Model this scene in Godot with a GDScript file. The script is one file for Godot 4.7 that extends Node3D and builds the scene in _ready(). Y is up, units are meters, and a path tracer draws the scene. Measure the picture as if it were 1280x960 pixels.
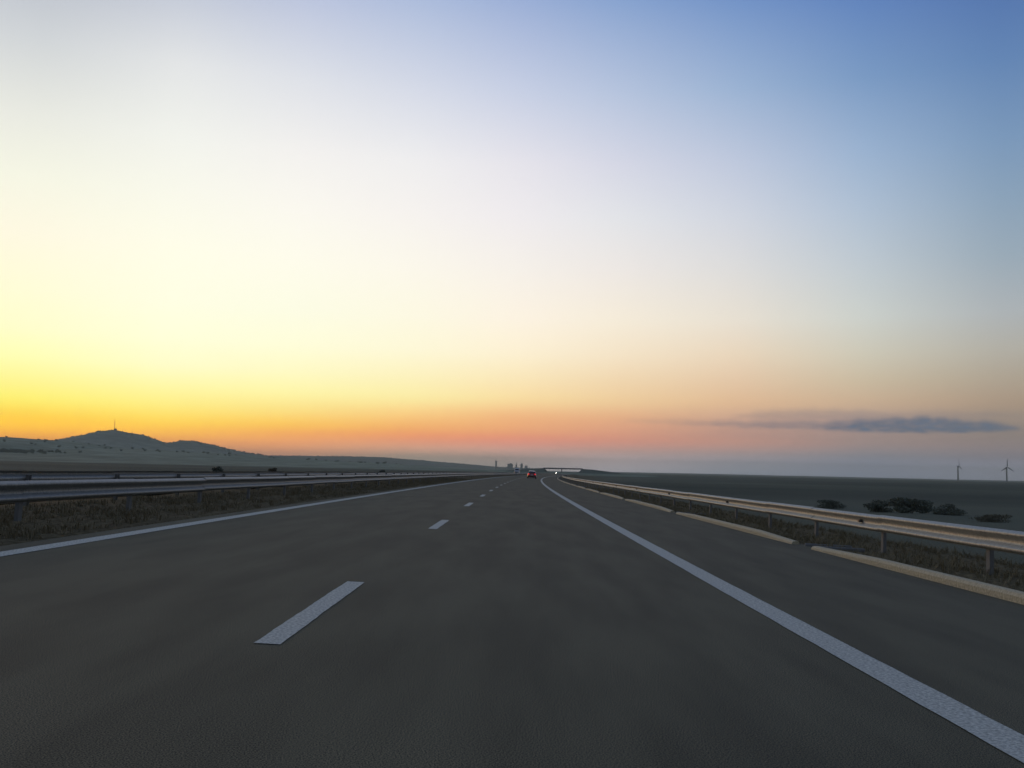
extends Node3D
# A motorway at dusk: carriageway curving gently right, steel guardrails, hills and far plain under an afterglow sky.

const EYE := 1.12            # camera height above the lane
const FALL := 0.031          # crossfall of the carriageway, down to the right
const BEND := 0.000202       # 1 / radius of the long right-hand bend
const BEND_END := 340.0     # where the bend straightens out
const SUN_AZ := -32.0        # where the sun went down, degrees from straight ahead
var rng := RandomNumberGenerator.new()
var taken := {}
var M := {}

# ---------------------------------------------------------------- road geometry
func mid_x(s: float) -> float:
	if s > BEND_END:
		return BEND * BEND_END * (s - 0.5 * BEND_END)
	return BEND * s * s * 0.5

func mid_y(s: float) -> float:
	var t := clampf(s, -300.0, 1600.0)
	return -0.0017 * t + 0.0000012 * pow(maxf(0.0, t - 450.0), 2.0)

func at_road(s: float, u: float, up := 0.0) -> Vector3:
	return Vector3(mid_x(s) + u, mid_y(s) - FALL * u + up, -s)

func frame(s: float, u: float, up := 0.0) -> Transform3D:
	var fwd := (at_road(s + 0.5, u) - at_road(s - 0.5, u)).normalized()
	var across := Vector3(1, -FALL, 0)
	var y := across.cross(fwd).normalized()
	var x := fwd.cross(y).normalized()
	return Transform3D(Basis(x, y, -fwd), at_road(s, u, up))

# ---------------------------------------------------------------- small helpers
func numbered(called: String) -> String:
	taken[called] = taken.get(called, -1) + 1
	return called if taken[called] == 0 else "%s_%03d" % [called, taken[called]]

func tag(o: Node, label: String, category: String, group := ""):
	o.set_meta("label", label)
	o.set_meta("category", category)
	if group != "":
		o.set_meta("group", group)

func put(called: String, mesh: Mesh, m: Material, parent: Node = self, tr := Transform3D()) -> MeshInstance3D:
	var o := MeshInstance3D.new()
	o.name = numbered(called) if parent == self else called
	o.mesh = mesh
	if m:
		o.material_override = m
	o.transform = tr
	parent.add_child(o, true)
	return o

func thing(called: String, label: String, category: String, tr := Transform3D(), group := "") -> Node3D:
	var o := Node3D.new()
	o.name = numbered(called)
	o.transform = tr
	add_child(o, true)
	tag(o, label, category, group)
	return o

func structure(o: Node):
	o.set_meta("kind", "structure")
	return o

func st() -> SurfaceTool:
	var t := SurfaceTool.new()
	t.begin(Mesh.PRIMITIVE_TRIANGLES)
	t.set_smooth_group(-1)
	return t

func tri(t: SurfaceTool, a: Vector3, b: Vector3, c: Vector3):
	t.add_vertex(a); t.add_vertex(b); t.add_vertex(c)

# a, b, c, d run clockwise seen from the front
func quad(t: SurfaceTool, a: Vector3, b: Vector3, c: Vector3, d: Vector3):
	tri(t, a, b, c); tri(t, a, c, d)

func done(t: SurfaceTool) -> ArrayMesh:
	t.generate_normals()
	return t.commit()

func rings(t: SurfaceTool, list: Array, closed_ends := true):
	# rings of equally many points, joined in order; each ring runs counter-clockwise seen against the direction of travel
	for i in list.size() - 1:
		var a: PackedVector3Array = list[i]
		var b: PackedVector3Array = list[i + 1]
		var n := a.size()
		for k in n:
			var j := (k + 1) % n
			quad(t, a[k], b[k], b[j], a[j])
	if closed_ends:
		var f: PackedVector3Array = list[0]
		var l: PackedVector3Array = list[list.size() - 1]
		for k in range(1, f.size() - 1):
			tri(t, f[0], f[k], f[k + 1])
			tri(t, l[0], l[k + 1], l[k])

func tube(t: SurfaceTool, a: Vector3, b: Vector3, ra: float, rb: float, n := 6):
	var d := (b - a).normalized()
	var side := d.cross(Vector3.UP if absf(d.y) < 0.9 else Vector3.RIGHT).normalized()
	var up := side.cross(d)
	var p := PackedVector3Array()
	var q := PackedVector3Array()
	for k in n:
		var w := TAU * k / n
		var o := side * cos(w) + up * sin(w)
		p.append(a + o * ra)
		q.append(b + o * rb)
	rings(t, [p, q])

func box(t: SurfaceTool, c: Vector3, size: Vector3, bev := 0.0):
	var h := size * 0.5
	var e := minf(bev, minf(h.x, minf(h.y, h.z)) * 0.9)
	var list := []
	for q in [[-h.y, e], [-h.y + e, 0.0], [h.y - e, 0.0], [h.y, e]]:
		if e == 0.0 and (q[0] == -h.y and list.size() == 1 or list.size() == 3):
			continue
		var x: float = h.x - q[1]
		var z: float = h.z - q[1]
		var g := maxf(e, 0.0001)
		var y: float = q[0]
		var p := PackedVector3Array([Vector3(x, y, z - g), Vector3(x - g, y, z), Vector3(-x + g, y, z), Vector3(-x, y, z - g), Vector3(-x, y, -z + g), Vector3(-x + g, y, -z), Vector3(x - g, y, -z), Vector3(x, y, -z + g)])
		for i in p.size():
			p[i] += c
		list.append(p)
	rings(t, list)

func box_mesh(size: Vector3, bev := 0.0, c := Vector3.ZERO) -> ArrayMesh:
	var t := st()
	box(t, c, size, bev)
	return done(t)

# loft along z: each row is [z, bottom, top, half width at bottom, half width at top, corner]
func loft(rows: Array) -> ArrayMesh:
	var t := st()
	var list := []
	for r in rows:
		var z: float = r[0]
		var y0: float = r[1]
		var y1: float = r[2]
		var a: float = r[3]
		var b: float = r[4]
		var c: float = minf(r[5], (y1 - y0) * 0.45)
		var p := PackedVector3Array()
		for q in [[a - c, y0], [a, y0 + c], [lerpf(a, b, 0.5), lerpf(y0, y1, 0.5)], [b, y1 - c], [b - c * 0.8, y1], [-b + c * 0.8, y1], [-b, y1 - c], [-lerpf(a, b, 0.5), lerpf(y0, y1, 0.5)], [-a, y0 + c], [-a + c, y0]]:
			p.append(Vector3(q[0], q[1], z))
		p.reverse()
		list.append(p)
	rings(t, list)
	return done(t)

func grid(rows: Array, cols: Array, f: Callable, shade = null, uv = null, uv2 = null) -> ArrayMesh:
	# rows run away from the camera, columns to the right
	var v := PackedVector3Array()
	var c := PackedColorArray()
	var w := PackedVector2Array()
	var w2 := PackedVector2Array()
	var idx := PackedInt32Array()
	var n := cols.size()
	for i in rows.size():
		for j in n:
			var p: Vector3 = f.call(rows[i], cols[j])
			v.append(p)
			if shade != null:
				c.append(shade.call(rows[i], cols[j], p))
			if uv2 != null:
				w2.append(uv2.call(rows[i], cols[j]))
			w.append(uv.call(rows[i], cols[j]) if uv != null else Vector2(p.x, p.z))
	var nrm := PackedVector3Array()
	nrm.resize(v.size())
	for i in rows.size() - 1:
		for j in n - 1:
			var a := i * n + j
			for k in [[a, a + n, a + n + 1], [a, a + n + 1, a + 1]]:
				idx.append(k[0]); idx.append(k[1]); idx.append(k[2])
				var m := (v[k[2]] - v[k[0]]).cross(v[k[1]] - v[k[0]])
				for q in k:
					nrm[q] += m
	for i in nrm.size():
		nrm[i] = nrm[i].normalized()
	var arr := []
	arr.resize(Mesh.ARRAY_MAX)
	arr[Mesh.ARRAY_VERTEX] = v
	arr[Mesh.ARRAY_NORMAL] = nrm
	arr[Mesh.ARRAY_TEX_UV] = w
	if shade != null:
		arr[Mesh.ARRAY_COLOR] = c
	if uv2 != null:
		arr[Mesh.ARRAY_TEX_UV2] = w2
	arr[Mesh.ARRAY_INDEX] = idx
	var out := ArrayMesh.new()
	out.add_surface_from_arrays(Mesh.PRIMITIVE_TRIANGLES, arr)
	return out

# ---------------------------------------------------------------- materials
func noise(sd: int, freq: float, octaves := 4) -> FastNoiseLite:
	var n := FastNoiseLite.new()
	n.seed = sd
	n.frequency = freq
	n.noise_type = FastNoiseLite.TYPE_SIMPLEX_SMOOTH
	n.fractal_octaves = octaves
	return n

func grain(sd: int, size: int, freq: float, octaves: int, lo: Color, hi: Color, sharp := 1.0) -> ImageTexture:
	# a seamless noise picture between two linear colours
	var src := noise(sd, freq, octaves).get_seamless_image(size, size)
	var im := Image.create(size, size, false, Image.FORMAT_RGB8)
	for y in size:
		for x in size:
			var k := clampf((src.get_pixel(x, y).r - 0.5) * sharp + 0.5, 0.0, 1.0)
			im.set_pixel(x, y, lo.lerp(hi, k).linear_to_srgb())
	return ImageTexture.create_from_image(im)

func bumps(sd: int, size: int, freq: float, depth: float) -> ImageTexture:
	var src := noise(sd, freq, 4).get_seamless_image(size, size)
	src.convert(Image.FORMAT_RGBA8)
	src.bump_map_to_normal_map(depth)
	return ImageTexture.create_from_image(src)

func plain(c: Color, rough := 0.7, metal := 0.0) -> StandardMaterial3D:
	var m := StandardMaterial3D.new()
	m.albedo_color = c.linear_to_srgb()
	m.roughness = rough
	m.metallic = metal
	return m

func textured(tex: Texture2D, scale: float, rough: float, nrm: Texture2D = null, nscale := 1.0) -> StandardMaterial3D:
	var m := StandardMaterial3D.new()
	m.albedo_texture = tex
	m.roughness = rough
	m.uv1_triplanar = true
	m.uv1_world_triplanar = true
	m.uv1_scale = Vector3.ONE * scale
	if nrm:
		m.normal_enabled = true
		m.normal_texture = nrm
		m.normal_scale = nscale
	return m

func grey(a: float) -> Color:
	return Color(a, a, a)

func make_materials():
	var rough_normal := bumps(11, 512, 0.22, 4.0)
	# asphalt: fine stones by world position, long worn streaks by the road's own metres
	var a := StandardMaterial3D.new()
	a.albedo_texture = grain(3, 1024, 0.19, 3, Color(0.026, 0.0235, 0.0145), Color(0.208, 0.181, 0.103), 2.1)
	a.uv1_scale = Vector3(0.55, 0.55, 1)
	a.detail_enabled = true
	a.detail_uv_layer = BaseMaterial3D.DETAIL_UV_2
	a.detail_blend_mode = BaseMaterial3D.BLEND_MODE_MUL
	a.detail_albedo = grain(5, 1024, 0.010, 6, grey(0.70), grey(1.0), 1.7)
	a.roughness = 0.88
	a.metallic_specular = 0.35
	a.normal_enabled = true
	a.normal_texture = rough_normal
	a.normal_scale = 0.28
	M.asphalt = a
	M.paint = textured(grain(21, 512, 0.09, 5, Color(0.33, 0.32, 0.265), Color(0.68, 0.66, 0.56), 1.8), 0.7, 0.75, rough_normal, 0.5)
	M.paint.metallic_specular = 0.3
	var g := textured(grain(31, 512, 0.05, 5, grey(0.45), grey(1.0), 1.7), 0.23, 1.0, bumps(33, 512, 0.05, 9.0), 0.45)
	g.vertex_color_use_as_albedo = true
	g.metallic_specular = 0.1
	M.ground = g
	var far := textured(grain(37, 512, 0.02, 5, grey(0.6), grey(1.0), 1.9), 0.0012, 1.0)
	far.vertex_color_use_as_albedo = true
	far.metallic_specular = 0.1
	M.hill = far
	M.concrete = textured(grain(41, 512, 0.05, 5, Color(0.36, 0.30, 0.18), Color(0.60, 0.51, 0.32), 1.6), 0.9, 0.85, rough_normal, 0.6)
	var z := textured(grain(43, 512, 0.035, 5, Color(0.27, 0.27, 0.235), Color(0.44, 0.44, 0.385), 1.5), 0.8, 0.5)
	z.metallic = 0.5
	z.roughness = 0.58
	M.zinc = z
	var zo := textured(grain(45, 512, 0.035, 5, Color(0.15, 0.15, 0.135), Color(0.27, 0.265, 0.235), 1.5), 0.8, 0.5)
	zo.metallic = 0.3
	M.zinc_dark = zo  # darker, less metallic zinc for the two left guardrails
	M.post = plain(Color(0.15, 0.145, 0.125), 0.8)
	M.reflector = plain(Color(0.06, 0.055, 0.05), 0.35)
	M.lens = plain(Color(0.35, 0.12, 0.03), 0.2)
	var gr := plain(Color.WHITE, 0.9)
	gr.vertex_color_use_as_albedo = true
	gr.backlight_enabled = true
	gr.backlight = Color(0.25, 0.25, 0.2)
	gr.cull_mode = BaseMaterial3D.CULL_DISABLED
	gr.metallic_specular = 0.2
	M.grass = gr
	M.leaf = plain(Color(0.12, 0.128, 0.09), 0.75)
	M.leaf.cull_mode = BaseMaterial3D.CULL_DISABLED
	M.leaf.metallic_specular = 0.2
	M.leaf_dry = plain(Color(0.11, 0.10, 0.065), 0.8)
	M.leaf_dry.cull_mode = BaseMaterial3D.CULL_DISABLED
	M.leaf_dry.metallic_specular = 0.2
	M.far_leaf = plain(Color(0.12, 0.135, 0.09), 0.9)
	M.far_leaf.cull_mode = BaseMaterial3D.CULL_DISABLED
	M.bark = plain(Color(0.06, 0.05, 0.04), 0.9)
	M.turbine = plain(Color(0.04, 0.042, 0.048), 0.8)
	M.tower_steel = plain(Color(0.14, 0.12, 0.12), 0.6, 0.3)
	M.block = textured(grain(51, 256, 0.05, 4, Color(0.20, 0.20, 0.20), Color(0.28, 0.275, 0.27)), 0.02, 0.85)
	M.block_dark = plain(Color(0.11, 0.11, 0.115), 0.85)
	M.glass = plain(Color(0.02, 0.022, 0.025), 0.08)
	M.glass.metallic_specular = 0.6
	M.bank = plain(Color(0.14, 0.145, 0.10), 1.0)
	M.red_paint = plain(Color(0.24, 0.018, 0.02), 0.28)
	M.red_paint.clearcoat_enabled = true
	M.dark_paint = plain(Color(0.05, 0.055, 0.06), 0.3)
	M.dark_paint.clearcoat_enabled = true
	M.white_paint = plain(Color(0.45, 0.45, 0.44), 0.35)
	M.rubber = plain(Color(0.02, 0.02, 0.02), 0.9)
	M.rim = plain(Color(0.35, 0.35, 0.36), 0.35, 0.8)
	M.trim = plain(Color(0.025, 0.025, 0.027), 0.6)
	M.plate = plain(Color(0.6, 0.6, 0.58), 0.5)
	M.tail_lamp = plain(Color(0.3, 0.01, 0.01), 0.3)
	M.tail_lamp.emission_enabled = true
	M.tail_lamp.emission = Color(1.0, 0.05, 0.05)
	M.tail_lamp.emission_energy_multiplier = 1.1
	M.head_lamp = plain(Color(0.8, 0.8, 0.78), 0.2)
	M.head_lamp.emission_enabled = true
	M.head_lamp.emission = Color(1.0, 0.97, 0.9)
	M.head_lamp.emission_energy_multiplier = 45.0

# ---------------------------------------------------------------- sky
func sky_image() -> Image:
	# afterglow: colours by distance in azimuth from the set sun and by elevation
	var els := [0.0, 0.6, 1.2, 1.8, 2.4, 3.2, 4.2, 5.5, 7.0, 9.0, 12.0, 15.0, 18.0, 22.0, 27.0, 45.0, 90.0]
	var das := [0.0, 5.0, 12.0, 19.0, 26.0, 32.0, 38.0, 45.0, 52.0, 59.0, 95.0, 180.0]
	var tab := [
		[[336,187,47],[336,202,40],[336,224,33],[336,255,24],[308,255,62],[294,278,115],[286,275,154],[278,278,190],[273,272,212],[269,266,222],[265,259,233],[254,254,236],[240,241,232],[213,217,220],[173,180,198],[118,140,176],[100,112,136]],
		[[336,189,51],[336,202,44],[336,223,36],[336,254,26],[308,252,66],[294,277,119],[286,274,160],[278,277,196],[273,271,218],[269,266,227],[265,259,235],[254,254,236],[240,241,232],[213,217,220],[173,180,198],[118,140,176],[100,112,136]],
		[[323,190,98],[326,200,92],[326,213,80],[326,242,67],[311,261,89],[295,273,141],[286,276,179],[278,275,218],[273,273,232],[269,268,239],[266,264,242],[258,257,243],[249,250,243],[232,234,235],[183,192,213],[117,140,180],[100,112,136]],
		[[307,209,151],[322,215,147],[322,212,128],[310,208,99],[306,237,90],[291,256,144],[285,274,183],[278,272,213],[273,271,232],[267,266,240],[265,262,245],[259,256,247],[250,248,245],[227,230,237],[183,194,223],[114,138,180],[100,112,136]],
		[[235,212,190],[251,218,187],[291,210,166],[294,181,121],[292,206,112],[288,234,142],[281,263,181],[276,263,206],[272,265,229],[267,262,238],[262,257,244],[254,250,246],[245,244,245],[217,222,236],[172,189,222],[108,135,180],[100,112,136]],
		[[228,213,206],[242,211,197],[272,205,183],[281,171,137],[280,194,129],[276,206,139],[278,244,174],[273,251,200],[271,257,224],[267,256,237],[256,250,242],[247,243,245],[236,234,241],[204,212,233],[157,177,217],[100,130,180],[100,112,136]],
		[[254,245,256],[271,246,249],[242,196,184],[256,171,144],[259,181,141],[260,195,144],[265,225,168],[262,233,189],[262,243,212],[259,248,228],[247,241,236],[234,235,239],[219,221,235],[186,200,226],[137,165,210],[92,125,178],[100,112,136]],
		[[199,208,230],[217,214,232],[208,183,183],[229,170,150],[213,164,147],[226,180,154],[246,203,160],[246,214,179],[248,227,199],[244,235,220],[229,228,227],[214,219,230],[195,205,226],[158,182,215],[112,146,200],[84,118,175],[100,112,136]],
		[[176,187,219],[181,187,218],[163,161,174],[180,156,152],[179,154,147],[197,166,153],[219,188,156],[217,200,172],[218,212,193],[214,218,212],[198,208,216],[180,197,217],[159,183,213],[125,157,199],[90,127,189],[76,110,170],[100,112,136]],
		[[185,189,216],[188,189,216],[152,146,159],[158,142,142],[154,139,132],[165,147,134],[183,160,137],[185,172,153],[187,183,172],[180,186,189],[158,175,189],[142,166,190],[125,155,190],[100,135,183],[76,110,172],[70,102,162],[100,112,136]],
		[[106,114,126],[107,114,126],[110,116,127],[116,120,129],[122,124,131],[130,130,134],[138,138,139],[142,145,147],[142,149,156],[138,150,166],[128,148,174],[119,142,174],[112,136,172],[104,128,167],[98,122,162],[97,115,148],[100,112,136]],
		[[104,110,124],[105,110,124],[107,111,125],[111,113,127],[116,116,129],[124,121,132],[132,127,136],[138,132,141],[139,136,146],[136,138,150],[126,136,156],[118,132,157],[112,127,156],[106,122,153],[101,118,150],[98,113,143],[100,112,136]]]
	var lin := []
	for col in tab:
		var q := []
		for e in col:
			q.append(Color(e[0] / 255.0, e[1] / 255.0, e[2] / 255.0).srgb_to_linear())
		lin.append(q)
	var w := 272
	var h := 512
	var im := Image.create(w, h, false, Image.FORMAT_RGBF)
	for y in h:
		var el := 90.0 - 180.0 * (y + 0.5) / h
		var e := clampf(el, 0.0, 90.0)
		var i := 0
		while i < els.size() - 2 and els[i + 1] < e:
			i += 1
		var fe: float = (e - els[i]) / (els[i + 1] - els[i])
		for x in w:
			var az := 360.0 * (x - 8 + 0.5) / 256.0   # eight columns over on either side, so that the seam closes
			var da := absf(wrapf(az - SUN_AZ, -180.0, 180.0))
			var j := 0
			while j < das.size() - 2 and das[j + 1] < da:
				j += 1
			var fa: float = (da - das[j]) / (das[j + 1] - das[j])
			var lo: Color = lin[j][i].lerp(lin[j][i + 1], fe)
			var hi: Color = lin[j + 1][i].lerp(lin[j + 1][i + 1], fe)
			im.set_pixel(x, y, lo.lerp(hi, fa))
	im.resize(4352, 2048, Image.INTERPOLATE_CUBIC)
	im = im.get_region(Rect2i(128, 0, 4096, 2048))
	# one flat lens of cloud low in the right of the view, with thin wisps trailing left
	var n1 := noise(72, 0.5, 4)
	var n2 := noise(73, 0.9, 4)
	var blue := Color(0.088, 0.142, 0.228)
	for y in range(930, 1024):
		var el := 90.0 - 180.0 * (y + 0.5) / 2048.0
		for x in range(40, 420):
			var az := 360.0 * (x + 0.5) / 4096.0
			var wisp := n2.get_noise_2d(az * 1.2, el * 10.0)
			var lump := n1.get_noise_2d(az * 1.6, 3.0)
			var d := 0.0
			# [centre azimuth, half width, bottom, thickness, density]
			for c in [[22.9, 5.3, 2.52, 1.12, 0.92], [20.4, 3.4, 2.56, 1.06, 0.7], [17.0, 4.8, 2.68, 0.74, 0.52], [14.4, 5.6, 2.82, 0.50, 0.44], [11.2, 5.4, 2.95, 0.34, 0.30], [17.8, 5.2, 3.2, 0.85, 0.30], [24.0, 4.6, 3.35, 0.55, 0.22]]:
				var dx: float = (az - c[0]) / c[1]
				if absf(dx) >= 1.0:
					continue
				var body := sqrt(1.0 - dx * dx)
				var top: float = c[2] + c[3] * body * (0.88 + 0.22 * lump)
				var low: float = c[2] + 0.25 * c[3] * (1.0 - body)
				var a := smoothstep(low - 0.10, low + 0.17, el + 0.07 * wisp) * (1.0 - smoothstep(top - 0.32, top + 0.12, el + 0.13 * wisp))
				d = maxf(d, a * c[4] * smoothstep(0.0, 0.35, body) * (0.85 + 0.4 * wisp))
			if d > 0.0:
				im.set_pixel(x, y, im.get_pixel(x, y).lerp(blue, clampf(d, 0.0, 1.0)))
	return im

# ---------------------------------------------------------------- ground
func road_share(s: float) -> float:
	return 1.0 - smoothstep(1300.0, 1600.0, s)

var rough_ground := noise(81, 0.03, 4)
var wide_ground := noise(82, 0.0009, 4)

func ground_y(s: float, u: float) -> float:
	var x := mid_x(s) + u
	var far := wide_ground.get_noise_2d(x, s)
	var open := (-2.7 if u > 0.0 else -0.9) + far * 1.2 * smoothstep(60.0, 800.0, absf(u))
	open += 0.35 * rough_ground.get_noise_2d(x, s) * smoothstep(10.0, 30.0, absf(u + 7.0))
	if u > 0.0:
		open = lerpf(open, -1.5, smoothstep(500.0, 4000.0, s))
	var deck := mid_y(s) - FALL * u
	var k := 1.0
	if u > 8.3:
		k = 1.0 - smoothstep(8.3, 15.0, u)
	elif u < -22.3:
		k = 1.0 - smoothstep(22.3, 30.0, -u)
	return lerpf(open, deck, k * road_share(s))

func ground_point(s: float, u: float) -> Vector3:
	var y := ground_y(s, u)
	if s < 1400.0:
		if (u > -5.7 and u < 5.75) or (u > -20.6 and u < -9.8):
			y -= 0.2
		elif u > -22.5 and u < 8.6:
			y += 0.05 * rough_ground.get_noise_2d(u * 30.0, s * 9.0) + (0.02 if u > -9.3 and u < -6.0 else 0.0)
	return Vector3(mid_x(s) + u, y, -s)

func ground_colour(s: float, u: float, p: Vector3) -> Color:
	var n := rough_ground.get_noise_2d(p.x * 2.0, p.z * 2.0) * 0.5 + 0.5
	var f := wide_ground.get_noise_2d(p.x * 5.0, p.z * 5.0) * 0.5 + 0.5
	var verge := Color(0.14, 0.115, 0.068).lerp(Color(0.22, 0.175, 0.10), n)
	var field := Color(0.112, 0.120, 0.088).lerp(Color(0.205, 0.208, 0.145), clampf(0.35 * n + 1.6 * (f - 0.5) + 0.35, 0.0, 1.0))
	var k := smoothstep(10.0, 30.0, u) if u > 0.0 else smoothstep(22.0, 30.0, -u)
	return verge.lerp(field, k)

func spaced(parts: Array) -> Array:
	var out := []
	for p in parts:
		var v: float = p[0]
		while v < p[1] - 0.001:
			out.append(v)
			v += p[2]
	return out

func build_ground():
	var rows := spaced([[-90.0, -10.0, 10.0], [-10.0, 120.0, 2.0], [120.0, 400.0, 8.0], [400.0, 1600.0, 40.0], [1600.0, 4000.0, 200.0], [4000.0, 16001.0, 1000.0]])
	var cols := [-9000.0, -6000.0, -4000.0, -2500.0, -1600.0, -1000.0, -700.0, -500.0, -350.0, -250.0, -180.0, -130.0, -95.0, -70.0, -52.0, -40.0, -33.0, -30.0, -28.0, -26.0, -24.0, -22.3, -21.4, -20.72, -20.5, -9.92, -9.7, -9.2, -8.6, -8.0, -7.5, -7.1, -6.7, -6.3, -5.95, -5.74, -5.6, 0.0, 5.6, 5.8, 6.1, 6.5, 6.9, 7.3, 7.8, 8.3, 9.2, 10.2, 11.3, 12.5, 14.0, 16.0, 19.0, 23.0, 28.0, 34.0, 42.0, 55.0, 75.0, 100.0, 140.0, 200.0, 280.0, 400.0, 560.0, 800.0, 1200.0, 1800.0, 2700.0, 4000.0, 6000.0, 9000.0]
	structure(put("ground", grid(rows, cols, ground_point, ground_colour), M.ground))

func road_sheet(u0: float, u1: float, parts: int, s0: float, s1: float) -> ArrayMesh:
	var cols := []
	for i in parts + 1:
		cols.append(lerpf(u0, u1, float(i) / parts))
	var rows := spaced([[s0, 200.0, 5.0], [200.0, s1 + 0.01, 20.0]])
	return grid(rows, cols, func(s, u): return at_road(s, u), null, func(s, u): return Vector2(u, s), func(s, u): return Vector2(u / 8.0, s / 46.0))

var edge_wear := noise(83, 0.1, 3)

func strip(u: float, width: float, s0: float, s1: float, step: float, up: float) -> ArrayMesh:
	var rows := []
	var n := maxi(1, int(ceil((s1 - s0) / step)))
	for i in n + 1:
		rows.append(lerpf(s0, s1, float(i) / n))
	return grid(rows, [-1.0, 1.0], func(s, v):
		var worn: float = 0.5 * width + 0.007 * edge_wear.get_noise_2d(s * 9.0, v * 50.0 + u * 7.0) + 0.004 * edge_wear.get_noise_2d(s * 40.0, v * 90.0 + u * 3.0)
		return at_road(s, u + v * worn, up))

func build_road():
	var road = structure(put("road", road_sheet(-5.68, 5.74, 6, -90.0, 1400.0), M.asphalt))
	var line := put("edge_line", strip(2.325, 0.255, -80.0, 1390.0, 0.25, 0.005), M.paint, road)
	line.set_meta("label", "solid white line along the hard shoulder")
	line = put("edge_line", strip(-5.24, 0.24, -80.0, 1390.0, 0.5, 0.005), M.paint, road)
	line.set_meta("label", "solid white line along the central reservation")
	for i in range(-5, 30):
		var s := 5.95 + 11.85 * i
		put("lane_dash", strip(-1.47, 0.165, s, s + 3.3, 0.06, 0.005), M.paint, road)
	var other = structure(put("opposite_road", road_sheet(-20.7, -9.82, 5, -90.0, 1400.0), M.asphalt))
	put("edge_line", strip(-10.35, 0.2, -80.0, 1390.0, 5.0, 0.005), M.paint, other)
	put("edge_line", strip(-17.8, 0.2, -80.0, 1390.0, 5.0, 0.005), M.paint, other)

func build_kerb():
	var k := Node3D.new()
	k.name = "kerb"
	add_child(k, true)
	structure(k)
	# low concrete kerb on the shoulder's edge, open every sixteen metres for the drains
	var gaps := [-45.3, -29.6, -13.9, 1.8, 18.4, 33.4, 49.4, 65.2, 81.0, 97.0, 113.0, 129.0, 145.0, 161.0, 177.0, 193.0, 209.0, 225.0, 241.0, 257.0, 273.0, 289.0, 305.0, 321.0]
	for i in gaps.size() - 1:
		var s0: float = gaps[i] + 0.62
		var s1: float = gaps[i + 1] - 0.62
		var t := st()
		var list := []
		var n := 5
		for j in n + 1:
			var s := lerpf(s0, s1, float(j) / n)
			var low := 0.05 if j == 0 or j == n else 0.0
			var p := PackedVector3Array()
			for q in [[0.0, -0.06], [0.005, 0.07 - low], [0.03, 0.105 - low], [0.06, 0.115 - low], [0.13, 0.115 - low], [0.15, 0.10 - low], [0.16, -0.06]]:
				p.append(at_road(s, 5.47 + q[0], q[1]))
			list.append(p)
		rings(t, list)
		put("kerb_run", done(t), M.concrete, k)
		# the drain let into the gap: a sunk channel of concrete that leads to the slope
		var d := st()
		var sd: float = gaps[i + 1]
		for side in [-1.0, 1.0]:
			var c := frame(sd + side * 0.34, 6.1, 0.0)
			var b := box_mesh(Vector3(0.9, 0.1, 0.08), 0.015)
			d.append_from(b, 0, c)
		put("drain_channel", done(d), M.post, k)

# ---------------------------------------------------------------- guardrails
func beam_mesh() -> ArrayMesh:
	# W profile, bulges towards +x; length along z
	var prof := []
	for q in [[0.155, 0.012], [0.148, 0.022], [0.128, 0.066], [0.118, 0.078], [0.104, 0.083], [0.090, 0.081], [0.078, 0.073], [0.040, 0.016], [0.026, 0.004], [0.0, 0.0], [-0.026, 0.004], [-0.040, 0.016], [-0.078, 0.073], [-0.090, 0.081], [-0.104, 0.083], [-0.118, 0.078], [-0.128, 0.066], [-0.148, 0.022], [-0.155, 0.012]]:
		prof.append(Vector2(q[1], q[0]))
	var t := SurfaceTool.new()
	t.begin(Mesh.PRIMITIVE_TRIANGLES)
	var L := 1.998
	for face in [0, 1]:
		t.set_smooth_group(face)
		for i in prof.size() - 1:
			var a: Vector2 = prof[i] - Vector2(0.005 * face, 0)
			var b: Vector2 = prof[i + 1] - Vector2(0.005 * face, 0)
			var q := [Vector3(a.x, a.y, L), Vector3(a.x, a.y, -L), Vector3(b.x, b.y, -L), Vector3(b.x, b.y, L)]
			if face == 1:
				q.reverse()
			quad(t, q[0], q[1], q[2], q[3])
	t.set_smooth_group(-1)
	for e in [prof[0], prof[prof.size() - 1]]:
		quad(t, Vector3(e.x, e.y, L), Vector3(e.x - 0.005, e.y, L), Vector3(e.x - 0.005, e.y, -L), Vector3(e.x, e.y, -L))
	t.generate_normals()
	return t.commit()

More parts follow.
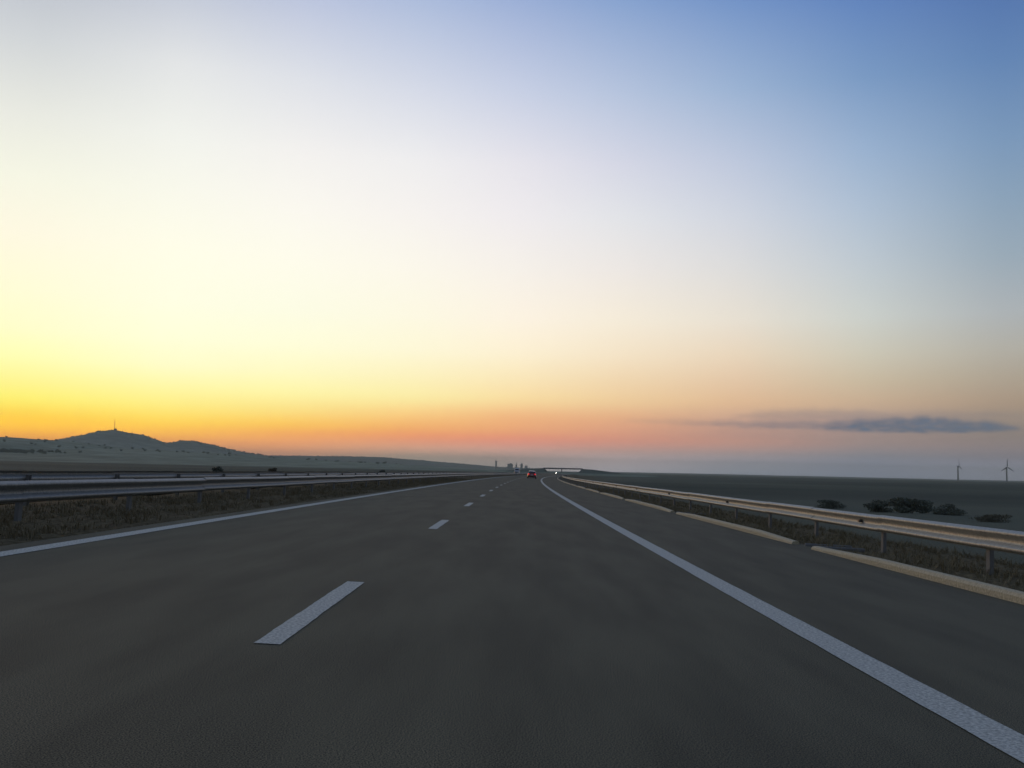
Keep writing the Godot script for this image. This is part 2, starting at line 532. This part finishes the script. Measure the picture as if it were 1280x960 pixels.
func guardrail(label: String, u: float, face: float, top: float, s1: float, reflect: bool, steel: Material):
	var base := frame(0.0, u)
	base.basis = Basis()
	var r := thing("guardrail", label, "guardrail", base, "steel guardrails along the motorway")
	var inv := base.affine_inverse()
	var beam := beam_mesh()
	var turn := Basis() if face > 0.0 else Basis(Vector3.UP, PI)
	var pt := st()
	box(pt, Vector3(0, -0.36, 0), Vector3(0.012, top + 0.62, 0.11), 0.002)       # a channel post: web and two flanges
	box(pt, Vector3(-0.03, -0.36, 0.049), Vector3(0.05, top + 0.62, 0.012), 0.002)
	box(pt, Vector3(-0.03, -0.36, -0.049), Vector3(0.05, top + 0.62, 0.012), 0.002)
	var post := done(pt)
	var rt := st()
	box(rt, Vector3(0.035, 0, 0), Vector3(0.07, 0.055, 0.09), 0.008)
	var refl := done(rt)
	var lens := box_mesh(Vector3(0.05, 0.04, 0.006), 0.002, Vector3(0.035, 0, 0.048))
	var i := 0
	var s := -22.0
	while s < s1:
		var f := frame(s + 2.0, u, top - 0.155 + 0.006 * sin(i * 2.4))
		f.basis = f.basis * turn
		var o := 0.0025 * (i % 2)
		put("beam", beam, steel, r, inv * f * Transform3D(Basis(), Vector3(o, 0, 0)))
		var p := frame(s, u, top * 0.5 - 0.02)
		p.basis = p.basis * turn
		put("post", post, M.post, r, inv * p * Transform3D(Basis(), Vector3(-0.02, 0, 0)))
		if reflect and i % 3 == 1:
			var g := frame(s + 1.0, u, top - 0.155)
			g.basis = g.basis * turn
			var ro := put("reflector", refl, M.reflector, r, inv * g)
			put("lens", lens, M.lens, ro)
		s += 4.0
		i += 1

# ---------------------------------------------------------------- vegetation
func tuft_mesh(sd: int) -> ArrayMesh:
	var r := RandomNumberGenerator.new()
	r.seed = sd
	var t := st()
	for b in 11:
		var w := r.randf() * TAU
		var out := Vector3(cos(w), 0, sin(w))
		var side := Vector3(-sin(w), 0, cos(w)) * r.randf_range(0.003, 0.007)
		var p := out * r.randf() * 0.07
		var h := r.randf_range(0.05, 0.17)
		var m := p + out * h * r.randf_range(0.1, 0.35) + Vector3(0, h * 0.65, 0)
		var e := m + out * h * r.randf_range(0.15, 0.5) + Vector3(0, h * r.randf_range(0.1, 0.35), 0)
		t.set_color(Color(0.17, 0.142, 0.082).lerp(Color(0.25, 0.20, 0.115), r.randf()))
		quad(t, p - side, m - side * 0.8, m + side * 0.8, p + side)
		tri(t, m - side * 0.8, e, m + side * 0.8)
	return done(t)

func grass(called: String, label: String, count: int, u0: float, u1: float, s1: float, sd: int):
	var r := RandomNumberGenerator.new()
	r.seed = sd
	var clump := noise(sd, 0.25, 3)
	var mm := MultiMesh.new()
	mm.transform_format = MultiMesh.TRANSFORM_3D
	mm.mesh = tuft_mesh(sd)
	var list := []
	while list.size() < count:
		var s := pow(r.randf(), 1.5) * s1 + 0.5
		var u := r.randf_range(u0, u1)
		if clump.get_noise_2d(u * 3.0, s) + r.randf_range(-0.5, 0.5) < -0.05:
			continue
		var k := r.randf_range(0.5, 1.25)
		var b := Basis(Vector3.UP, r.randf() * TAU).scaled(Vector3(k, k * r.randf_range(0.6, 1.1), k))
		list.append(Transform3D(b, ground_point(s, u) - Vector3(0, 0.02, 0)))
	mm.instance_count = count
	for i in count:
		mm.set_instance_transform(i, list[i])
	var o := MultiMeshInstance3D.new()
	o.name = called
	o.multimesh = mm
	o.material_override = M.grass
	add_child(o, true)
	o.set_meta("kind", "stuff")
	tag(o, label, "grass")

func crown_mesh(sd: int, size: Vector3, leaves: int, leaf: float) -> ArrayMesh:
	# leaf clusters on several uneven lobes, with gaps between
	var r := RandomNumberGenerator.new()
	r.seed = sd
	var t := st()
	var lobes := []
	for i in 9:
		var w := r.randf() * TAU
		var q := sqrt(r.randf())
		lobes.append([Vector3(cos(w) * q * 0.33 * size.x, size.y * r.randf_range(0.10, 0.70), sin(w) * q * 0.33 * size.z), r.randf_range(0.16, 0.30)])
	for i in leaves:
		var lb = lobes[r.randi() % lobes.size()]
		var d := Vector3(r.randfn(), r.randfn(), r.randfn()).normalized() * pow(r.randf(), 0.4)
		var c: Vector3 = lb[0] + d * lb[1] * size
		c.y = maxf(c.y, 0.04 * size.y)
		var a := Vector3(r.randfn(), r.randfn(), r.randfn()).normalized()
		var b := a.cross(Vector3(r.randfn(), r.randfn(), r.randfn())).normalized()
		var l := leaf * r.randf_range(0.6, 1.4)
		tri(t, c - a * l, c + b * l * 0.45, c + a * l)
		tri(t, c - a * l, c + a * l, c - b * l * 0.45)
	return done(t)

func stem_mesh(sd: int, size: Vector3) -> ArrayMesh:
	var r := RandomNumberGenerator.new()
	r.seed = sd + 500
	var t := st()
	for i in 6:
		var w := TAU * i / 6.0 + r.randf()
		var foot := Vector3(cos(w), 0, sin(w)) * 0.04 * size.x
		var m := foot + Vector3(cos(w) * size.x * 0.1, size.y * 0.35, sin(w) * size.z * 0.1)
		var e := m + Vector3(cos(w + 0.4) * size.x * r.randf_range(0.08, 0.25), size.y * r.randf_range(0.25, 0.5), sin(w + 0.4) * size.z * r.randf_range(0.08, 0.25))
		tube(t, foot - Vector3(0, 0.15, 0), m, 0.03 * size.y, 0.02 * size.y, 5)
		tube(t, m, e, 0.02 * size.y, 0.006 * size.y, 5)
	return done(t)

func bush(called: String, label: String, category: String, s: float, u: float, size: Vector3, sd: int, leaf_mat: Material, group: String, leaves := 2600):
	var p := ground_point(s, u)
	var o := thing(called, label, category, Transform3D(Basis(Vector3.UP, sd * 1.7), p), group)
	put("crown", crown_mesh(sd, size, leaves, 0.085 * size.y if size.y > 1.0 else 0.08), leaf_mat, o)
	put("stem", stem_mesh(sd, size), M.bark, o)

# ---------------------------------------------------------------- hills
func profile_at(prof: Array, x: float) -> float:
	for i in prof.size() - 1:
		if x <= prof[i + 1][0]:
			var t: float = clampf((x - prof[i][0]) / (prof[i + 1][0] - prof[i][0]), 0.0, 1.0)
			return lerpf(prof[i][1], prof[i + 1][1], t * t * (3.0 - 2.0 * t) * 0.5 + t * 0.5)
	return prof[prof.size() - 1][1]

# prof: [metres to the right of straight ahead, height] of the crest, at the distance dist
func hill(called: String, prof: Array, dist: float, front: float, back: float, step: float, sd: int, rough: float, lo: Color, hi: Color) -> Callable:
	var n := noise(sd, 0.0025, 5)
	var fields := noise(sd + 1, 0.0016, 3)
	var height := func(x: float, z: float) -> float:
		var c: float = profile_at(prof, x)
		var t: float = (z - dist) / back if z > dist else (dist - z) / front
		var f := pow(clampf(1.0 - t, 0.0, 1.0), 1.55)
		var warp := 1.0 - clampf(absf(t) * 3.0, 0.0, 1.0)
		return c * f + rough * n.get_noise_2d(x, z) * (f * (1.0 - 0.7 * warp)) - 6.0 * smoothstep(0.8, 1.0, t)
	var xs := []
	var x0: float = prof[0][0]
	while x0 <= prof[prof.size() - 1][0]:
		xs.append(x0)
		x0 += step
	var zs := []
	for i in 15:
		zs.append(dist - front * (1.0 - i / 14.0))
	for i in 7:
		zs.append(dist + back * (i + 1) / 7.0)
	var mesh := grid(zs, xs, func(z, x): return Vector3(x, height.call(x, z), -z), func(z, x, p):
		var k := clampf(0.5 + 0.9 * fields.get_noise_2d(x, z * 1.6) + 0.3 * n.get_noise_2d(x * 3.0, z * 3.0), 0.0, 1.0)
		return lo.lerp(hi, k))
	structure(put(called, mesh, M.hill))
	return height

func woods(called: String, label: String, places: Array, sd: int):
	var r := RandomNumberGenerator.new()
	r.seed = sd
	var mm := MultiMesh.new()
	mm.transform_format = MultiMesh.TRANSFORM_3D
	mm.mesh = crown_mesh(sd, Vector3(9, 6.5, 9), 260, 0.9)
	mm.instance_count = places.size()
	for i in places.size():
		var k := r.randf_range(0.5, 1.15)
		mm.set_instance_transform(i, Transform3D(Basis(Vector3.UP, r.randf() * TAU).scaled(Vector3(k, k * r.randf_range(0.7, 1.1), k)), places[i] - Vector3(0, 0.5, 0)))
	var o := MultiMeshInstance3D.new()
	o.name = called
	o.multimesh = mm
	o.material_override = M.far_leaf
	add_child(o, true)
	o.set_meta("kind", "stuff")
	tag(o, label, "woodland")

func build_hills():
	var fd := 2600.0
	var f := func(list: Array, d: float) -> Array:
		# a surveyed skyline: bearing as slope to the right and rise above eye level, both in thousandths
		var out := []
		for q in list:
			out.append([q[0] * 0.001 * d, q[1] * 0.001 * d + EYE])
		return out
	# front ridge: long slope that comes down from the left and dies out by the road
	var ridge: Array = f.call([[-1900, 14], [-1500, 18], [-1100, 21], [-800, 23], [-533, 23.0], [-467, 20.5], [-429, 17.0], [-404, 14.0], [-350, 12.8], [-308, 11.3], [-267, 9.5], [-217, 6.6], [-175, 5.0], [-142, 4.8], [-100, 3.2], [-67, 1.8], [-33, 0.6], [0, 0.0], [60, -1.0]], fd)
	var ridge_y := hill("ridge", ridge, fd, 1800.0, 900.0, 18.0, 91, 7.0, Color(0.190, 0.230, 0.165), Color(0.290, 0.325, 0.230))
	var hd := 4600.0
	var back: Array = f.call([[-1500, 10], [-1100, 15], [-800, 17], [-600, 18], [-525, 20.5], [-483, 19.5], [-467, 22.0], [-450, 26.7], [-429, 31.5], [-415, 33.0], [-400, 30.3], [-385, 28.4], [-373, 24.8], [-362, 20.4], [-355, 20.7], [-345, 23.2], [-332, 23.0], [-315, 20.2], [-298, 16.6], [-282, 13.5], [-265, 11.0], [-245, 7.5], [-217, 3.8], [-175, 2.2], [-140, 1.0], [-60, 0.5], [40, 0.0]], hd)
	var hill_y := hill("hill", back, hd, 1500.0, 1500.0, 22.0, 95, 9.0, Color(0.190, 0.205, 0.160), Color(0.280, 0.285, 0.210))
	var pd := 6800.0
	var low: Array = f.call([[-700, 5], [-420, 7.5], [-267, 9.8], [-217, 10.4], [-175, 10.8], [-142, 10.9], [-100, 8.8], [-67, 6.6], [-40, 5.2], [-17, 3.4], [0, 3.0], [18, 2.6], [28, 0.9], [34, 0.1], [75, 0.1], [95, 0.6], [140, 0.9], [300, 0.9], [450, 0.7], [700, 0.9], [1100, 0.8]], pd)
	var low_y := hill("far_ridge", low, pd, 1400.0, 1400.0, 40.0, 98, 3.0, Color(0.085, 0.10, 0.095), Color(0.130, 0.14, 0.125))
	var r := RandomNumberGenerator.new()
	r.seed = 17
	var places := []
	for i in 420:
		var x := r.randf_range(-2400.0, -1050.0)
		var z := hd + r.randfn() * 60.0 - 10.0
		places.append(Vector3(x, hill_y.call(x, z), -z))
	woods("hill_trees", "dark scrub and trees dotted along the crest of the mast hill", places, 61)
	places = []
	for i in 300:
		var x := -1000.0 + r.randfn() * 45.0
		var z := 1880.0 + r.randfn() * 60.0
		places.append(Vector3(x, ridge_y.call(x, z), -z))
	for i in 90:
		var x := r.randf_range(-1500.0, -300.0)
		var z := fd + r.randfn() * 120.0 - 60.0
		places.append(Vector3(x, ridge_y.call(x, z), -z))
	woods("ridge_trees", "dark trees and scrub scattered over the near left ridge", places, 63)
	places = []
	for i in 240:
		var x := r.randf_range(-1900.0, 160.0)
		var z := pd + r.randfn() * 30.0
		places.append(Vector3(x, low_y.call(x, z), -z))
	woods("far_trees", "tree line along the low far ridge on the horizon", places, 65)
	build_mast(Vector3(-0.415 * hd, hill_y.call(-0.415 * hd, hd), -hd))
	return low_y

func build_mast(p: Vector3):
	var m := thing("radio_mast", "tall thin lattice radio mast standing on the hilltop", "mast", Transform3D(Basis(), p))
	var t := st()
	var H := 46.0
	var feet := []
	for k in 3:
		feet.append(Vector3(cos(TAU * k / 3.0), 0, sin(TAU * k / 3.0)))
	for i in 12:
		var y0 := H * i / 12.0
		var y1 := H * (i + 1) / 12.0
		var r0 := lerpf(2.6, 0.7, float(i) / 12.0)
		var r1 := lerpf(2.6, 0.7, float(i + 1) / 12.0)
		for k in 3:
			var a: Vector3 = feet[k]
			var b: Vector3 = feet[(k + 1) % 3]
			tube(t, a * r0 + Vector3(0, y0 - (2.0 if i == 0 else 0.0), 0), a * r1 + Vector3(0, y1, 0), 0.28, 0.28, 4)
			tube(t, a * r0 + Vector3(0, y0, 0), b * r1 + Vector3(0, y1, 0), 0.14, 0.14, 4)
			tube(t, a * r1 + Vector3(0, y1, 0), b * r1 + Vector3(0, y1, 0), 0.14, 0.14, 4)
	put("lattice", done(t), M.tower_steel, m)
	t = st()
	tube(t, Vector3(0, H - 1.0, 0), Vector3(0, H + 12.0, 0), 0.45, 0.2, 6)
	put("antenna", done(t), M.tower_steel, m)
	for q in [[30.0, 0.6], [36.0, 2.4]]:
		t = st()
		tube(t, Vector3(cos(q[1]) * 1.5, q[0], sin(q[1]) * 1.5), Vector3(cos(q[1]) * 2.4, q[0], sin(q[1]) * 2.4), 1.1, 1.2, 10)
		put("dish", done(t), M.tower_steel, m)
	var hut := put("hut", box_mesh(Vector3(12, 7, 8), 0.2, Vector3(5, 2.0, 1)), M.block_dark, m)
	put("hut_roof", box_mesh(Vector3(13, 0.6, 9), 0.1, Vector3(5, 5.8, 1)), M.block_dark, hut)

func build_turbine(label: String, p: Vector3, hub_h: float, blade_l: float, turn: float, spin: float):
	var w := thing("wind_turbine", label, "wind turbine", Transform3D(Basis(Vector3.UP, turn), p), "wind turbines on the plain")
	var t := st()
	tube(t, Vector3(0, -4, 0), Vector3(0, hub_h, 0), 4.6, 3.2, 14)
	put("tower", done(t), M.turbine, w)
	put("nacelle", loft([[-5.0, hub_h - 0.2, hub_h + 3.2, 1.3, 1.2, 0.8], [-4.0, hub_h - 0.6, hub_h + 3.8, 1.9, 1.7, 1.0], [4.0, hub_h - 0.6, hub_h + 3.8, 1.9, 1.7, 1.0], [5.5, hub_h + 0.2, hub_h + 3.0, 1.0, 0.9, 0.7]]), M.turbine, w)
	var hub := put("hub", loft([[5.5, -1.2, 1.2, 1.2, 1.2, 0.8], [7.0, -1.6, 1.6, 1.6, 1.6, 1.0], [8.4, -1.0, 1.0, 1.0, 1.0, 0.7], [9.0, -0.3, 0.3, 0.3, 0.3, 0.1]]), M.turbine, w, Transform3D(Basis(), Vector3(0, hub_h + 1.6, 0)))
	for k in 3:
		var a := spin + TAU * k / 3.0
		var list := []
		for q in [[0.0, 1.0, 0.9], [0.08, 1.2, 0.8], [0.2, 3.4, 0.7], [0.5, 2.7, 0.5], [0.8, 2.0, 0.3], [1.0, 0.8, 0.1]]:
			var ring := PackedVector3Array()
			for j in 8:
				var b := -TAU * j / 8.0
				ring.append(Vector3(cos(b) * q[1], q[0] * blade_l, sin(b) * q[2]))
			list.append(ring)
		t = st()
		rings(t, list)
		put("blade", done(t), M.turbine, hub, Transform3D(Basis(Vector3(0, 0, 1), a), Vector3(0, 0, 7.0)))

func build_block(called: String, label: String, category: String, p: Vector3, size: Vector3, m: Material, floors: int, bays: int, top := 0.0):
	var b := thing(called, label, category, Transform3D(Basis(), p), "buildings of the far town")
	put("wall", box_mesh(size + Vector3(0, 6, 0), 0.3, Vector3(0, size.y * 0.5 - 3.0, 0)), m, b)
	put("roof", box_mesh(Vector3(size.x + 1.0, 1.0, size.z + 1.0), 0.2, Vector3(0, size.y + 0.5, 0)), M.block_dark, b)
	var pane := box_mesh(Vector3(size.x / bays * 0.55, size.y / floors * 0.5, 0.4), 0.05)
	for i in floors:
		for j in bays:
			put("window", pane, M.glass, b, Transform3D(Basis(), Vector3((j + 0.5 - bays * 0.5) * size.x / bays, (i + 0.55) * size.y / floors, size.z * 0.5 + 0.05)))
	if top > 0.0:
		put("stair_head", box_mesh(Vector3(size.x * 0.3, top, size.z * 0.4), 0.2, Vector3(size.x * 0.1, size.y + 1.0 + top * 0.5, 0)), M.block_dark, b)

func build_town(low_y: Callable):
	var d := 5600.0
	var k := d / 1000.0
	var base := func(x: float) -> Vector3:
		return Vector3(x * k, maxf(low_y.call(x * k, d), -1.0) + 2.0, -d)
	# a slim silo tower
	var t := thing("silo_tower", "slim tall grey tower left of the far town blocks", "tower", Transform3D(Basis(), base.call(-16.7)))
	var s := st()
	tube(s, Vector3(0, -6, 0), Vector3(0, 47, 0), 4.6, 4.2, 16)
	put("shaft", done(s), M.block_dark, t)
	put("cap", box_mesh(Vector3(11, 6, 11), 0.5, Vector3(0, 50, 0)), M.block_dark, t)
	s = st()
	tube(s, Vector3(0, 52, 0), Vector3(0, 62, 0), 0.6, 0.3, 6)
	put("antenna", done(s), M.tower_steel, t)
	build_block("apartment_block", "broad grey apartment block, widest of the far town skyline", "building", base.call(-2.1), Vector3(32, 36, 14), M.block, 9, 6, 4.0)
	build_block("apartment_block", "narrow dark block just right of the broad far block", "building", base.call(4.3), Vector3(9, 32, 10), M.block_dark, 8, 2, 12.0)
	build_block("apartment_block", "tall grey block with roof hut in the far town", "building", base.call(9.8), Vector3(13, 37, 12), M.block, 9, 3, 5.0)
	build_block("apartment_block", "lower grey block at the right end of the far town", "building", base.call(14.6), Vector3(16, 28, 12), M.block, 7, 4, 0.0)

func build_overpass():
	var S := 1150.0
	var f := frame(S, -7.0)
	f.basis = Basis(Vector3.UP, -0.07)
	f.origin.y = mid_y(S)
	var b := thing("overpass", "small concrete overpass crossing the motorway in the distance", "bridge", f)
	put("deck", box_mesh(Vector3(47, 1.0, 9), 0.1, Vector3(0.5, 5.65, 0)), M.block_dark, b)
	for z in [-4.3, 4.3]:
		put("parapet", box_mesh(Vector3(47, 0.6, 0.25), 0.04, Vector3(0.5, 6.44, z)), M.block_dark, b)
	for z in [-2.6, 0.0, 2.6]:
		var t := st()
		tube(t, Vector3(-1.0, -0.5, z), Vector3(-1.0, 5.1, z), 0.5, 0.5, 12)
		put("pier", done(t), M.block_dark, b)
	put("pier_cap", box_mesh(Vector3(1.4, 0.7, 7.5), 0.08, Vector3(-1.0, 4.78, 0)), M.block_dark, b)
	# the ramps that carry the side road up to the deck
	for side in [-1.0, 1.0]:
		var list := []
		for q in [[15.5, -1.0, 9.5], [22.5, 6.1, 5.5], [34.0, 5.6, 5.5], [60.0, 3.0, 5.2], [95.0, -1.5, 5.0]]:
			var x: float = side * q[0] + 0.5
			var h: float = q[1]
			var w: float = q[2]
			var p := PackedVector3Array([Vector3(x, -2.5, -w - 2.0 * maxf(h, 0.0) - 1.5), Vector3(x, h, -w), Vector3(x, h, w), Vector3(x, -2.5, w + 2.0 * maxf(h, 0.0) + 1.5)])
			if side < 0.0:
				p.reverse()
			list.append(p)
		var t := st()
		rings(t, list)
		put("embankment", done(t), M.bank, b)

# ---------------------------------------------------------------- vehicles
func wheel(parent: Node3D, at: Vector3, r: float, side: float):
	var t := st()
	var list := []
	for q in [[-0.1, 0.62], [-0.1, 0.92], [-0.08, 1.0], [0.08, 1.0], [0.1, 0.92], [0.1, 0.62]]:
		var ring := PackedVector3Array()
		for k in 18:
			var a := -TAU * k / 18.0
			ring.append(Vector3(q[0], cos(a) * r * q[1], sin(a) * r * q[1]))
		list.append(ring)
	rings(t, list)
	var w := put("wheel", done(t), M.rubber, parent, Transform3D(Basis(), at))
	t = st()
	tube(t, Vector3(side * 0.06, 0, 0), Vector3(side * 0.108, 0, 0), r * 0.6, r * 0.56, 14)
	put("rim", done(t), M.rim, w)

# forward is -z; rear faces +z
func car(called: String, label: String, tr: Transform3D, paint: Material, lit_rear: bool, lit_front: bool) -> Node3D:
	var c := thing(called, label, "car", tr, "vehicles on the motorway")
	put("body", loft([[-2.08, 0.34, 0.62, 0.70, 0.66, 0.10], [-1.95, 0.22, 0.76, 0.80, 0.74, 0.14], [-1.2, 0.18, 0.90, 0.86, 0.80, 0.16], [-0.6, 0.17, 0.97, 0.87, 0.83, 0.12], [1.3, 0.18, 1.00, 0.87, 0.83, 0.12], [1.75, 0.22, 0.98, 0.86, 0.80, 0.14], [1.98, 0.28, 0.90, 0.80, 0.74, 0.14], [2.05, 0.36, 0.74, 0.72, 0.68, 0.10]]), paint, c)
	put("cabin", loft([[-0.85, 0.93, 0.99, 0.78, 0.72, 0.03], [-0.1, 0.93, 1.40, 0.80, 0.60, 0.10], [0.3, 0.93, 1.47, 0.80, 0.60, 0.12], [1.0, 0.93, 1.45, 0.80, 0.60, 0.12], [1.45, 0.93, 1.36, 0.78, 0.58, 0.12], [1.85, 0.93, 0.99, 0.74, 0.66, 0.03]]), paint, c)
	var t := st()
	quad(t, Vector3(-0.66, 1.03, 1.86), Vector3(-0.52, 1.34, 1.50), Vector3(0.52, 1.34, 1.50), Vector3(0.66, 1.03, 1.86))
	put("rear_window", done(t), M.glass, c)
	t = st()
	quad(t, Vector3(0.66, 1.02, -0.86), Vector3(0.53, 1.37, -0.18), Vector3(-0.53, 1.37, -0.18), Vector3(-0.66, 1.02, -0.86))
	put("windscreen", done(t), M.glass, c)
	for side in [-1.0, 1.0]:
		t = st()
		var q := [Vector3(side * 0.815, 1.02, 1.35), Vector3(side * 0.66, 1.36, 1.15), Vector3(side * 0.66, 1.37, -0.02), Vector3(side * 0.815, 1.02, -0.55)]
		if side < 0.0:
			q.reverse()
		quad(t, q[0], q[1], q[2], q[3])
		put("side_window", done(t), M.glass, c)
		put("tail_lamp", box_mesh(Vector3(0.26, 0.17, 0.12), 0.03, Vector3(side * 0.60, 0.80, 1.99)), M.tail_lamp if lit_rear else M.lens, c)
		var hl := put("headlight", box_mesh(Vector3(0.30, 0.16, 0.14), 0.04, Vector3(side * 0.56, 0.66, -2.02)), M.head_lamp if lit_front else M.rim, c)
		if lit_front:
			var sp := SpotLight3D.new()
			sp.name = "beam_light"
			sp.light_color = Color(1.0, 0.97, 0.9)
			sp.light_energy = 12.0
			sp.spot_range = 120.0
			sp.spot_attenuation = 2.0
			sp.spot_angle = 25.0
			sp.light_size = 0.1
			sp.shadow_enabled = true
			sp.position = Vector3(side * 0.56, 0.66, -2.15)
			sp.rotation_degrees = Vector3(-3, 0, 0)
			hl.add_child(sp, true)
		put("mirror", box_mesh(Vector3(0.16, 0.12, 0.08), 0.03, Vector3(side * 0.92, 1.03, -0.45)), paint, c)
		for z in [-1.28, 1.28]:
			wheel(c, Vector3(side * 0.76, 0.31, z), 0.31, side)
	put("rear_bumper", box_mesh(Vector3(1.52, 0.2, 0.14), 0.05, Vector3(0, 0.42, 2.02)), M.trim, c)
	put("number_plate", box_mesh(Vector3(0.5, 0.11, 0.02), 0.004, Vector3(0, 0.66, 2.05)), M.plate, c)
	return c

func build_van(tr: Transform3D):
	# front is -z
	var c := thing("delivery_van", "pale grey van coming the other way beyond the central rails", "van", tr, "vehicles on the motorway")
	put("body", loft([[-2.5, 0.4, 1.05, 0.86, 0.80, 0.12], [-2.3, 0.3, 1.25, 0.93, 0.86, 0.14], [-1.75, 0.28, 1.42, 0.96, 0.90, 0.12], [-1.0, 0.28, 2.15, 0.97, 0.82, 0.16], [-0.6, 0.28, 2.34, 0.97, 0.82, 0.18], [2.3, 0.28, 2.36, 0.97, 0.84, 0.18], [2.5, 0.35, 2.28, 0.93, 0.80, 0.18]]), M.white_paint, c)
	var t := st()
	quad(t, Vector3(0.76, 1.46, -1.79), Vector3(0.68, 2.05, -1.14), Vector3(-0.68, 2.05, -1.14), Vector3(-0.76, 1.46, -1.79))
	put("windscreen", done(t), M.glass, c)
	for side in [-1.0, 1.0]:
		put("headlight", box_mesh(Vector3(0.28, 0.2, 0.12), 0.04, Vector3(side * 0.66, 0.92, -2.46)), M.rim, c)
		put("side_window", box_mesh(Vector3(0.02, 0.5, 0.8), 0.005, Vector3(side * 0.935, 1.68, -0.5)), M.glass, c)
		for z in [-1.6, 1.5]:
			wheel(c, Vector3(side * 0.86, 0.34, z), 0.34, side)
	put("grille", box_mesh(Vector3(0.9, 0.22, 0.08), 0.02, Vector3(0, 0.8, -2.49)), M.trim, c)
	put("bumper", box_mesh(Vector3(1.74, 0.24, 0.16), 0.05, Vector3(0, 0.5, -2.5)), M.trim, c)

# ---------------------------------------------------------------- all of it
func _ready():
	rng.seed = 5
	var cam := Camera3D.new()
	cam.name = "camera"
	cam.fov = 43.603
	cam.near = 0.05
	cam.far = 30000.0
	add_child(cam)
	cam.transform = Transform3D(Basis(Vector3.UP, deg_to_rad(0.115)) * Basis(Vector3.RIGHT, deg_to_rad(5.143)) * Basis(Vector3.BACK, deg_to_rad(1.26)), Vector3(0, EYE, 0))
	cam.current = true
	var sky_mat := PanoramaSkyMaterial.new()
	sky_mat.panorama = ImageTexture.create_from_image(sky_image())
	var sky := Sky.new()
	sky.sky_material = sky_mat
	var env := Environment.new()
	env.background_mode = Environment.BG_SKY
	env.sky = sky
	env.background_energy_multiplier = 1.0
	env.ambient_light_source = Environment.AMBIENT_SOURCE_BG
	env.tonemap_mode = Environment.TONE_MAPPER_LINEAR
	env.tonemap_exposure = 1.0
	env.sdfgi_enabled = true
	env.ssao_enabled = true
	env.ssil_enabled = true
	env.fog_enabled = true
	env.fog_density = 0.0001
	env.fog_light_color = Color(0.97, 1.0, 0.90)
	var we := WorldEnvironment.new()
	we.name = "world_environment"
	we.environment = env
	add_child(we)
	# the last of the sun's glow on the horizon, broad and weak
	var sun := DirectionalLight3D.new()
	sun.name = "afterglow_sun"
	sun.light_energy = 0.12
	sun.light_color = Color(1.0, 0.62, 0.32)
	sun.light_angular_distance = 14.0
	sun.shadow_enabled = true
	add_child(sun)
	var az := deg_to_rad(SUN_AZ)
	sun.look_at_from_position(Vector3.ZERO, -Vector3(sin(az), 0.045, -cos(az)), Vector3.UP)
	make_materials()
	print("materials ", Time.get_ticks_msec())
	build_ground()
	build_road()
	build_kerb()
	var low_y = build_hills()
	print("land ", Time.get_ticks_msec())
	guardrail("steel guardrail on the right beyond the kerb and hard shoulder", 6.85, -1.0, 0.685, 420.0, true, M.zinc)
	guardrail("nearer of the two left guardrails, facing the white edge line", -7.1, 1.0, 0.62, 420.0, false, M.zinc_dark)
	guardrail("farther of the two left guardrails, its back towards the road", -9.1, -1.0, 0.665, 420.0, false, M.zinc_dark)
	build_town(low_y)
	build_overpass()
	build_turbine("wind turbine nearer the cloud, its blades partly edge on", Vector3(0.4625 * 5300.0, -1.0, -5300.0), 77.0, 42.0, 0.75, 0.10)
	build_turbine("wind turbine at the far right with one blade straight up", Vector3(0.513 * 5300.0, -1.0, -5300.0), 78.0, 46.0, 0.15, 0.0)
	car("passenger_car", "small red car driving ahead in the right lane", frame(186.0, 0.35, 0.0), M.red_paint, true, false)
	var on := frame(980.0, -10.9, 0.0)
	on.basis = on.basis * Basis(Vector3.UP, PI)
	car("passenger_car", "oncoming car with bright white headlights beyond the bend", on, M.dark_paint, false, true)
	var vt := frame(385.0, -12.8, 0.0)
	vt.basis = vt.basis * Basis(Vector3.UP, PI)
	build_van(vt)
	print("things ", Time.get_ticks_msec())
	var gr := "dark shrubs on the plain right of the rail"
	bush("shrub", "largest dark shrub on the plain behind the right guardrail", "shrub", 106.0, 42.5, Vector3(4.6, 1.9, 4.0), 201, M.leaf, gr, 3400)
	bush("shrub", "shrub touching the left side of the largest one on the plain", "shrub", 112.0, 41.2, Vector3(4.4, 1.5, 4.0), 202, M.leaf, gr, 2200)
	bush("shrub", "low wide shrub farthest left of the plain's shrub row", "shrub", 124.0, 39.5, Vector3(5.4, 1.2, 4.6), 203, M.leaf, gr, 1900)
	bush("shrub", "shrub touching the right side of the largest one on the plain", "shrub", 103.0, 45.4, Vector3(4.4, 1.3, 3.8), 204, M.leaf, gr, 1900)
	bush("shrub", "low shrub near the right picture edge, below the second turbine", "shrub", 92.0, 45.0, Vector3(4.4, 0.9, 3.4), 205, M.leaf_dry, gr, 1500)
	var gl := "shrubs beyond the opposite carriageway"
	var spots := [[79.0, -24.8, 1.0, "dark shrub behind the left rails, nearer the left picture edge"], [95.0, -24.5, 0.8, "small shrub behind the left rails, just right of the dark one"], [165.0, -25.0, 1.1, "small far shrub behind the left rails, farthest along"]]
	for i in spots.size():
		var q = spots[i]
		bush("shrub", q[3], "shrub", q[0], q[1], Vector3(q[2] * 1.1, q[2] * 0.75, q[2] * 1.0), 220 + i, M.leaf_dry if i % 2 else M.leaf, gl, 1600)
	grass("verge_grass", "dry brown grass between the kerb and the right guardrail", 9000, 5.85, 8.8, 90.0, 301)
	grass("median_grass", "dry brown grass between the white line and the left guardrails", 9000, -8.9, -5.8, 110.0, 302)
	print("end ", Time.get_ticks_msec())
